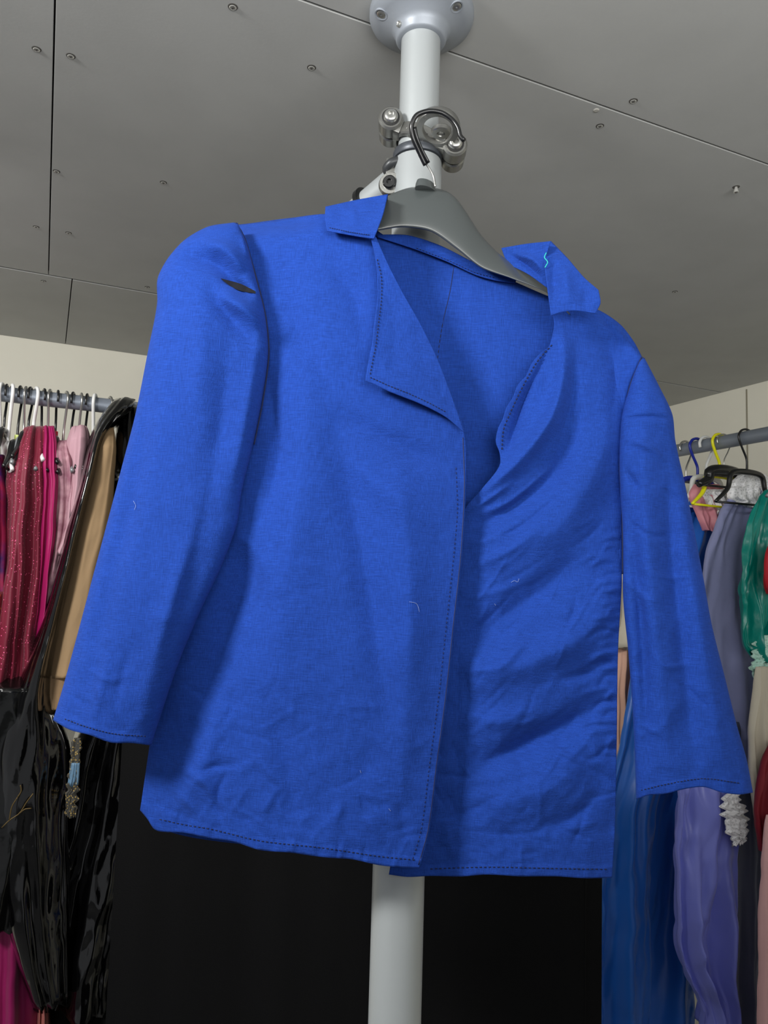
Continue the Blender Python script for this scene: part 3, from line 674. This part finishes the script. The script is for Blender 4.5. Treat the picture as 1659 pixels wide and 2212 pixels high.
def loft(name, rows, p0, n, thick, m, parent=None, pl=.012, k=7, seed=0, nseg=140, ny=100, tap=.14, drift=2.0, wr=.003, edge=5, hem=.012, q2=.25, rag=0):
    """hanging cloth: a closed flat loop per row, with pleats that open toward the hem"""
    n = n.normalized(); rows = np.array(rows, float)
    c = catmull([tuple(r) for r in rows], 200); c = c[np.argsort(c[:,0])]
    ys = np.linspace(rows[0,0], rows[-1,0], ny)
    xl = np.interp(ys, c[:,0], c[:,1]); xr = np.interp(ys, c[:,0], c[:,2])
    rg = random.Random(seed); ph0 = rg.uniform(0, 6); ph1 = rg.uniform(0, 6)
    V_ = []
    for j in range(ny):
        t = j/(ny-1)
        e1 = edge*(noise.noise(Vector((ys[j]/80, seed*1.7, 0)))+.2*noise.noise(Vector((ys[j]/26, seed*1.7, 3)))); e2 = edge*(noise.noise(Vector((ys[j]/80, seed*1.7, 9)))+.2*noise.noise(Vector((ys[j]/26, seed*1.7, 5))))
        if rag: e1 += rag*noise.noise(Vector((ys[j]/9, seed, 1))); e2 += rag*noise.noise(Vector((ys[j]/9, seed, 6)))
        PL = onplane(xl[j]+e1, ys[j], p0, n); PR = onplane(xr[j]+e2, ys[j], p0, n)
        ce = (PL+PR)/2; a = (PR-PL)/2
        th = thick*min(1, .25+.75*math.sqrt(min(1, t/tap))) if tap else thick
        for i in range(nseg):
            f = 2*PI*i/nseg
            s = math.cos(f); sf = math.sin(f)
            ws = s+.22*noise.noise(Vector((s*1.6, t*1.3, seed*2.3)))+.10*noise.noise(Vector((s*3, t*4, seed)))
            g_ = math.sin(k*1.5*ws+ph0+drift*t)+.45*math.sin(k*3.1*ws+ph1-drift*t)+.22*math.sin(k*6.3*ws+ph0*3+drift*t)
            g_ = math.copysign(abs(g_)**.8, g_)
            off = pl*(.3+.7*t)*g_*(1-abs(s)**6)
            q = noise.noise(Vector((s*2.2*a.length/.1, ys[j]/150, seed+30)))
            qq = 1-3*abs(noise.noise(Vector((s*4*a.length/.1+ys[j]/160, ys[j]/90, seed+60))))
            p = ce+a*s+n*(th*math.copysign(abs(sf)**.55, sf)+off+wr*q-wr*q2*qq)
            p.z += hem*t**6*noise.noise(Vector((s*3, seed, 0)))
            if rag: p.z += rag*.0006*t**3*noise.noise(Vector((s*9, seed, 4)))
            V_.append(p)
    fs = []
    for j in range(ny-1):
        for i in range(nseg):
            i2 = (i+1) % nseg; fs.append((j*nseg+i, (j+1)*nseg+i, (j+1)*nseg+i2, j*nseg+i2))
    fs.append(tuple(range(nseg))); fs.append(tuple(range((ny-1)*nseg, ny*nseg))[::-1])
    me = bpy.data.meshes.new(name); me.from_pydata([tuple(v) for v in V_], [], fs)
    return link(name, me, m, parent)
def garment(name, label, cat, px, side, rows, thick, m, group, part='body', fwd=0, **k):
    b = barL(px) if side == 'L' else barR(px)
    o = empty(name, b-Vector((0,0,.09)), label=label, cat=cat, group=group)
    loft(part, rows, b-W*fwd, W, thick, m, o, **k)
    return o, b
vinyl = mat('black_patent', (5,5,6), .08, 0, (9, .6, .026), coat=.8, stretch=(1,1,.3))
vinyl2 = mat('black_patent_soft', (8,9,9), .20, 0, (10, .6, .014), coat=.25)
blk = mat('black_jersey', (5,5,6), .85, 0, (60,.3,.003), spec=.2)
beige = mat('beige_jersey', (180,150,114), .92, 0, (60,.15,.002), (8,.05), 0, spec=.2)
crim = sequin('crimson_glitter', (112,6,40), (240,100,150), 170, .15)
pink = mat('hot_pink_satin', (156,12,86), .6, 0, (30,.2,.003))
mauve = mat('mauve_lace', (146,98,114), .9, 0, (90,.3,.003), (34,.4), rgb2=(192,154,162), spec=.2)
pale = mat('pale_pink', (186,148,158), .9, 0, (50,.2,.003), spec=.2)
purp = mat('purple_print', (62,14,92), .7, 0, (40,.3,.003), (26,.3), rgb2=(150,20,70))
seqm = sequin('rainbow_sequins', (140,20,40), (220,120,40), 110, .3)
GL = 'garments on the left rail'
gold = mat('gold_foil', (96,78,42), .5, .4, (200,.4,.001)); glit = sequin('pale_glitter', (70,68,62), (190,160,90), 230, .3); skyb = mat('pale_blue_trim', (105,140,168), .6, 0, (200,.5,.001))
G = garment
o, b = G('dress', 'purple patterned dress with a sequinned hip at the far left edge', 'dress', 4, 'L', [(985,-70,10),(1150,-80,26),(1290,-80,22),(1420,-90,18),(1700,-110,8)], .13, purp, GL, seed=1)
loft('sequin_trim', [(1275,-70,22),(1360,-70,26),(1450,-75,20)], b-W*.006, W, .135, seqm, o, seed=1, ny=20, tap=0, pl=.006)
o, b = G('dress', 'crimson dress with glittering dots, hanging left of the hot pink one', 'dress', 60, 'L', [(925,52,98),(980,26,108),(1050,12,110),(1150,6,106),(1300,-6,96),(1450,-20,78),(1620,-50,50)], .13, crim, GL, seed=2, k=3.4, pl=.022, edge=7, wr=.004)
o, b = G('dress', 'hot pink satin dress between the crimson dress and mauve top', 'dress', 104, 'L', [(925,92,118),(1000,88,128),(1100,86,126),(1250,76,114),(1400,56,100),(1600,30,70)], .13, pink, GL, seed=3, k=3, pl=.018, edge=6)
o, b = G('top', 'mauve and white lace top', 'top', 132, 'L', [(955,122,148),(1000,110,156),(1050,104,160),(1120,98,158),(1210,88,146),(1320,74,118)], .12, mauve, GL, seed=4, k=2.8, pl=.016, edge=9)
o, b = G('top', 'pale pink top hanging beside the black coat', 'top', 160, 'L', [(925,158,186),(975,142,192),(1030,136,190),(1080,132,184),(1130,128,174),(1200,116,152)], .12, pale, GL, seed=5, k=2.8, pl=.016, edge=8)
o, b = G('coat', 'black glossy patent coat curving down over the left side of the beige sweatshirt', 'coat', 206, 'L', [(866,246,292),(892,224,280),(922,204,250),(960,188,222),(1050,166,197),(1200,126,162),(1350,84,128),(1480,34,112),(1600,-10,150),(1760,-10,150),(1950,10,150),(2100,60,150)], .14, vinyl, GL, seed=6, k=2.4, pl=.012, wr=.008, q2=.3, fwd=.045, edge=2)
o, b = G('sweatshirt', 'beige sweatshirt with a ribbed cuff, between two shiny black garments', 'sweatshirt', 226, 'L', [(912,222,240),(960,202,244),(1080,172,240),(1200,140,226),(1320,110,206),(1442,85,182)], .16, beige, GL, seed=7, k=1.6, pl=.008, edge=2, wr=.004)
loft('ribbed_cuff', [(1440,84,180),(1446,79,176),(1475,78,174),(1508,79,172)], b, W, .150, mat('beige_rib', (162,133,100), .9, 0, (300,.8,.002), stretch=(1,1,.05)), o, seed=7, ny=16, tap=0, pl=.002, edge=1, hem=.002)
o, b = G('trousers', 'long black patent trousers nearest the blue sleeve', 'trousers', 268, 'L', [(880,270,300),(930,250,312),(1050,242,320),(1250,224,330),(1450,200,330),(1600,160,320),(1800,120,290),(1980,85,260),(2130,58,236)], .13, vinyl, GL, seed=8, k=2.4, pl=.022, wr=.012, edge=6, q2=.3)
o, b = G('dress', 'plain black long dress behind the black patent trousers', 'dress', 320, 'L', [(900,330,380),(1100,320,400),(1500,230,400),(1800,150,360),(2050,112,330),(2420,96,310)], .10, blk, GL, seed=9, k=5, pl=.02)
o, b = G('shirt', 'crumpled black satin shirt with gold print, below the crimson dress', 'shirt', 30, 'L', [(1440,-50,86),(1560,-60,116),(1700,-60,124),(1850,-60,104),(1935,-60,84)], .17, vinyl2, GL, seed=10, k=2.4, pl=.014, wr=.008, hem=.03, tap=.05, edge=3)
pb = b - W*.195
bm = bmesh.new()
for pts in ([(4,1788),(20,1772),(42,1757),(58,1732),(72,1714)], [(20,1772),(26,1742),(38,1722)], [(42,1757),(54,1748),(68,1746)], [(38,1722),(46,1708),(44,1696)]):
    c = catmull(pts, 12); tube(bm, [onplane(a[0], a[1], pb, W) for a in c], .0012, 6)
from_bm('gold_print', bm, gold, o)
o, b = G('dress', 'magenta long dress showing at the bottom left corner', 'dress', 18, 'L', [(1500,-60,40),(1850,-60,74),(1960,-60,90),(2100,-60,88),(2420,-60,84)], .13, mat('magenta_satin', (150,13,90), .5, 0, (20,.3,.006), sheen=.1), GL, seed=11, k=3.5, pl=.02)
o, b = G('skirt', 'narrow salmon coloured skirt edge beside the magenta dress', 'skirt', 92, 'L', [(1700,70,98),(1950,82,106),(2250,76,110),(2420,70,108)], .11, mat('salmon', (195,120,112), .7), GL, seed=12)
o, b = G('belt', 'narrow glittery strap with a pale blue middle, among the black garments at left', 'belt', 150, 'L', [(1560,150,168),(1590,147,166),(1650,139,162),(1712,136,158)], .003, glit, None, part='strap', seed=13, tap=0, ny=50, pl=.002, k=3, edge=2, rag=7)
for ch in list(o.children): ch.data.transform(Matrix.Translation(-W*.165))
q = loft('blue_panel', [(1608,147,165),(1630,143,164),(1650,140,162)], b, W, .004, skyb, o, seed=13, tap=0, ny=10, pl=.001, edge=1); q.data.transform(Matrix.Translation(-W*.1655))

GR = 'garments on the right rail'
satb = mat('blue_satin', (30,98,190), .34, 0, (8,.3,.010), (4,.15), .1, stretch=(1,1,.3))
peri = mat('periwinkle_satin', (128,136,226), .30, 0, (10,.5,.014), sheen=.1, stretch=(1,1,.5))
slate = mat('slate_violet', (136,141,180), .85, 0, (50,.3,.003), (8,.08))
dslate = mat('dark_slate', (88,94,116), .85, 0, (50,.3,.003))
teal = mat('teal_satin', (0,138,124), .28, 0, (12,.5,.016), stretch=(1,1,.6))
peach = mat('peach_chiffon', (232,184,158), .8, 0, (40,.3,.004))
cream = mat('cream_cloth', (206,198,180), .85, 0, (50,.3,.003)); wine = mat('dark_red_cloth', (125,12,32), .7, 0, (40,.3,.003))
rose = mat('pink_satin', (214,140,150), .5, 0, (30,.4,.004)); blush = mat('blush_cloth', (222,174,174), .8, 0, (30,.3,.004))
wl = lace('white_lace', (252,252,253), 150); ml = lace('mint_lace', (196,234,220), 150)
o, b = G('dress', 'peach chiffon dress glimpsed between the jacket body and right sleeve', 'dress', 1440, 'R', [(1120,1345,1420),(1290,1330,1400),(1420,1322,1390),(1700,1318,1372),(1900,1298,1345),(2020,1290,1330)], .015, peach, GR, seed=21, k=4, pl=.015)
loft('cream_yoke', [(1225,1332,1400),(1300,1326,1395),(1400,1320,1392)], b-W*.03, W, .015, cream, o, seed=21, ny=14, tap=0)
o, b = G('dress', 'long royal blue satin dress falling to the bottom of the frame', 'dress', 1495, 'R', [(1060,1500,1562),(1130,1470,1570),(1240,1420,1560),(1400,1380,1560),(1600,1340,1540),(1750,1312,1510),(2000,1296,1492),(2450,1285,1500)], .018, satb, GR, seed=22, k=4.2, pl=.030, wr=.010, q2=.4)
o, b = G('top', 'pink satin top with white lace neckline under the black hanger', 'top', 1535, 'R', [(1046,1500,1552),(1070,1490,1570),(1095,1496,1576),(1120,1508,1574),(1145,1522,1562)], .012, rose, GR, seed=23, pl=.008, edge=8)
loft('lace_neckline', [(1058,1506,1560),(1080,1516,1572),(1100,1532,1572),(1116,1545,1568)], b-W*.004, W, .014, wl, o, seed=23, ny=30, tap=0, pl=.008, edge=8, rag=10)
o, b = G('dress', 'slate violet dress with a white lace collar on the right rail', 'dress', 1575, 'R', [(1048,1590,1660),(1075,1576,1690),(1110,1554,1700),(1200,1524,1720),(1330,1512,1730),(1500,1520,1720),(1700,1540,1690)], .015, slate, GR, seed=24, k=3.6, pl=.028, wr=.006, q2=.4)
loft('lace_collar', [(1026,1600,1650),(1045,1584,1664),(1070,1576,1668),(1092,1592,1662)], b-W*.008, W, .016, wl, o, seed=24, ny=40, tap=0, pl=.01, edge=8, rag=12)
o, b = G('trousers', 'dark slate grey trousers between periwinkle satin and the cream garment', 'trousers', 1590, 'R', [(1560,1566,1650),(1750,1578,1645),(2000,1580,1640),(2450,1570,1632)], .012, dslate, GR, seed=25, k=3, pl=.014)
o, b = G('dress', 'periwinkle satin dress gathered in soft drapes, with a white lace cuff', 'dress', 1610, 'R', [(1560,1480,1580),(1690,1466,1588),(1800,1462,1590),(1950,1462,1584),(2050,1466,1576),(2110,1486,1574),(2160,1510,1576),(2230,1524,1570)], .012, peri, GR, seed=26, k=4, pl=.028, drift=4, wr=.010, q2=.5, edge=4)
loft('lace_cuff', [(1712,1566,1590),(1735,1558,1604),(1765,1562,1612),(1795,1570,1614),(1822,1590,1602)], b-W*.04, W, .003, wl, o, seed=26, ny=50, tap=0, pl=.006, edge=6, rag=16)
o, b = G('blouse', 'shiny teal satin blouse at the right edge, with mint lace below', 'blouse', 1640, 'R', [(1058,1652,1690),(1085,1632,1720),(1130,1612,1730),(1200,1603,1730),(1290,1600,1700),(1370,1604,1690),(1405,1612,1680),(1424,1626,1670)], .006, teal, GR, seed=27, k=5, pl=.022, drift=5, wr=.008, edge=8, q2=.5)
loft('lace_hem', [(1372,1636,1700),(1400,1628,1700),(1450,1624,1700),(1482,1636,1700)], b-W*.012, W, .004, ml, o, seed=27, ny=50, tap=0, pl=.01, edge=8, rag=16)
o, b = G('top', 'bright red top, a sliver at the right edge beside the teal blouse', 'top', 1690, 'R', [(1170,1664,1760),(1200,1656,1760),(1268,1654,1760),(1280,1660,1760)], .012, mat('red_cloth', (205,20,40), .6), GR, seed=28)
o, b = G('blouse', 'cream blouse at the right edge under the mint lace', 'blouse', 1665, 'R', [(1440,1632,1740),(1550,1620,1740),(1680,1624,1740),(1800,1642,1740),(1860,1656,1740)], .012, cream, GR, seed=29, pl=.02)
o, b = G('dress', 'dark red dress at the right edge above the pale pink one', 'dress', 1700, 'R', [(1600,1665,1760),(1690,1638,1760),(1780,1634,1760),(1840,1646,1760)], .012, wine, GR, seed=30, pl=.02)
o, b = G('dress', 'pale pink long dress at the lower right edge', 'dress', 1720, 'R', [(1760,1655,1780),(1900,1644,1780),(2100,1640,1780),(2450,1632,1780)], .012, blush, GR, seed=31, pl=.02)

# ------------------------------------------------------------------ lights
def area(name, loc, tgt, sx, sy, e, col=(1,1,1)):
    l = bpy.data.lights.new(name, 'AREA'); l.shape = 'RECTANGLE'; l.size = sx; l.size_y = sy; l.energy = e; l.color = col
    o = bpy.data.objects.new(name, l); COL.objects.link(o); o.location = loc
    o.rotation_euler = (Vector(tgt)-Vector(loc)).to_track_quat('-Z', 'Y').to_euler(); return o
area('room_lamp', (-.85, -.05, 2.32), (.05, .9, 1.55), .26, .18, 19, (1, .99, .97))
area('ceiling_fill', (.45, -.45, 1.98), (.45, -.25, 2.4), 1.3, .7, 25, (1, .99, .97))  # added fill aimed upward to brighten the ceiling, not a real fixture
area('left_rail_fill', (-1.0, 1.0, 2.36), (-1.0, 1.5, 1.2), .5, .2, 5, (1, .98, .95))  # added fill light for the left rail and its glossy garments
w = bpy.data.worlds.new('world'); SC.world = w; w.use_nodes = True
w.node_tree.nodes['Background'].inputs[0].default_value = (.94, .96, 1, 1); w.node_tree.nodes['Background'].inputs[1].default_value = .27
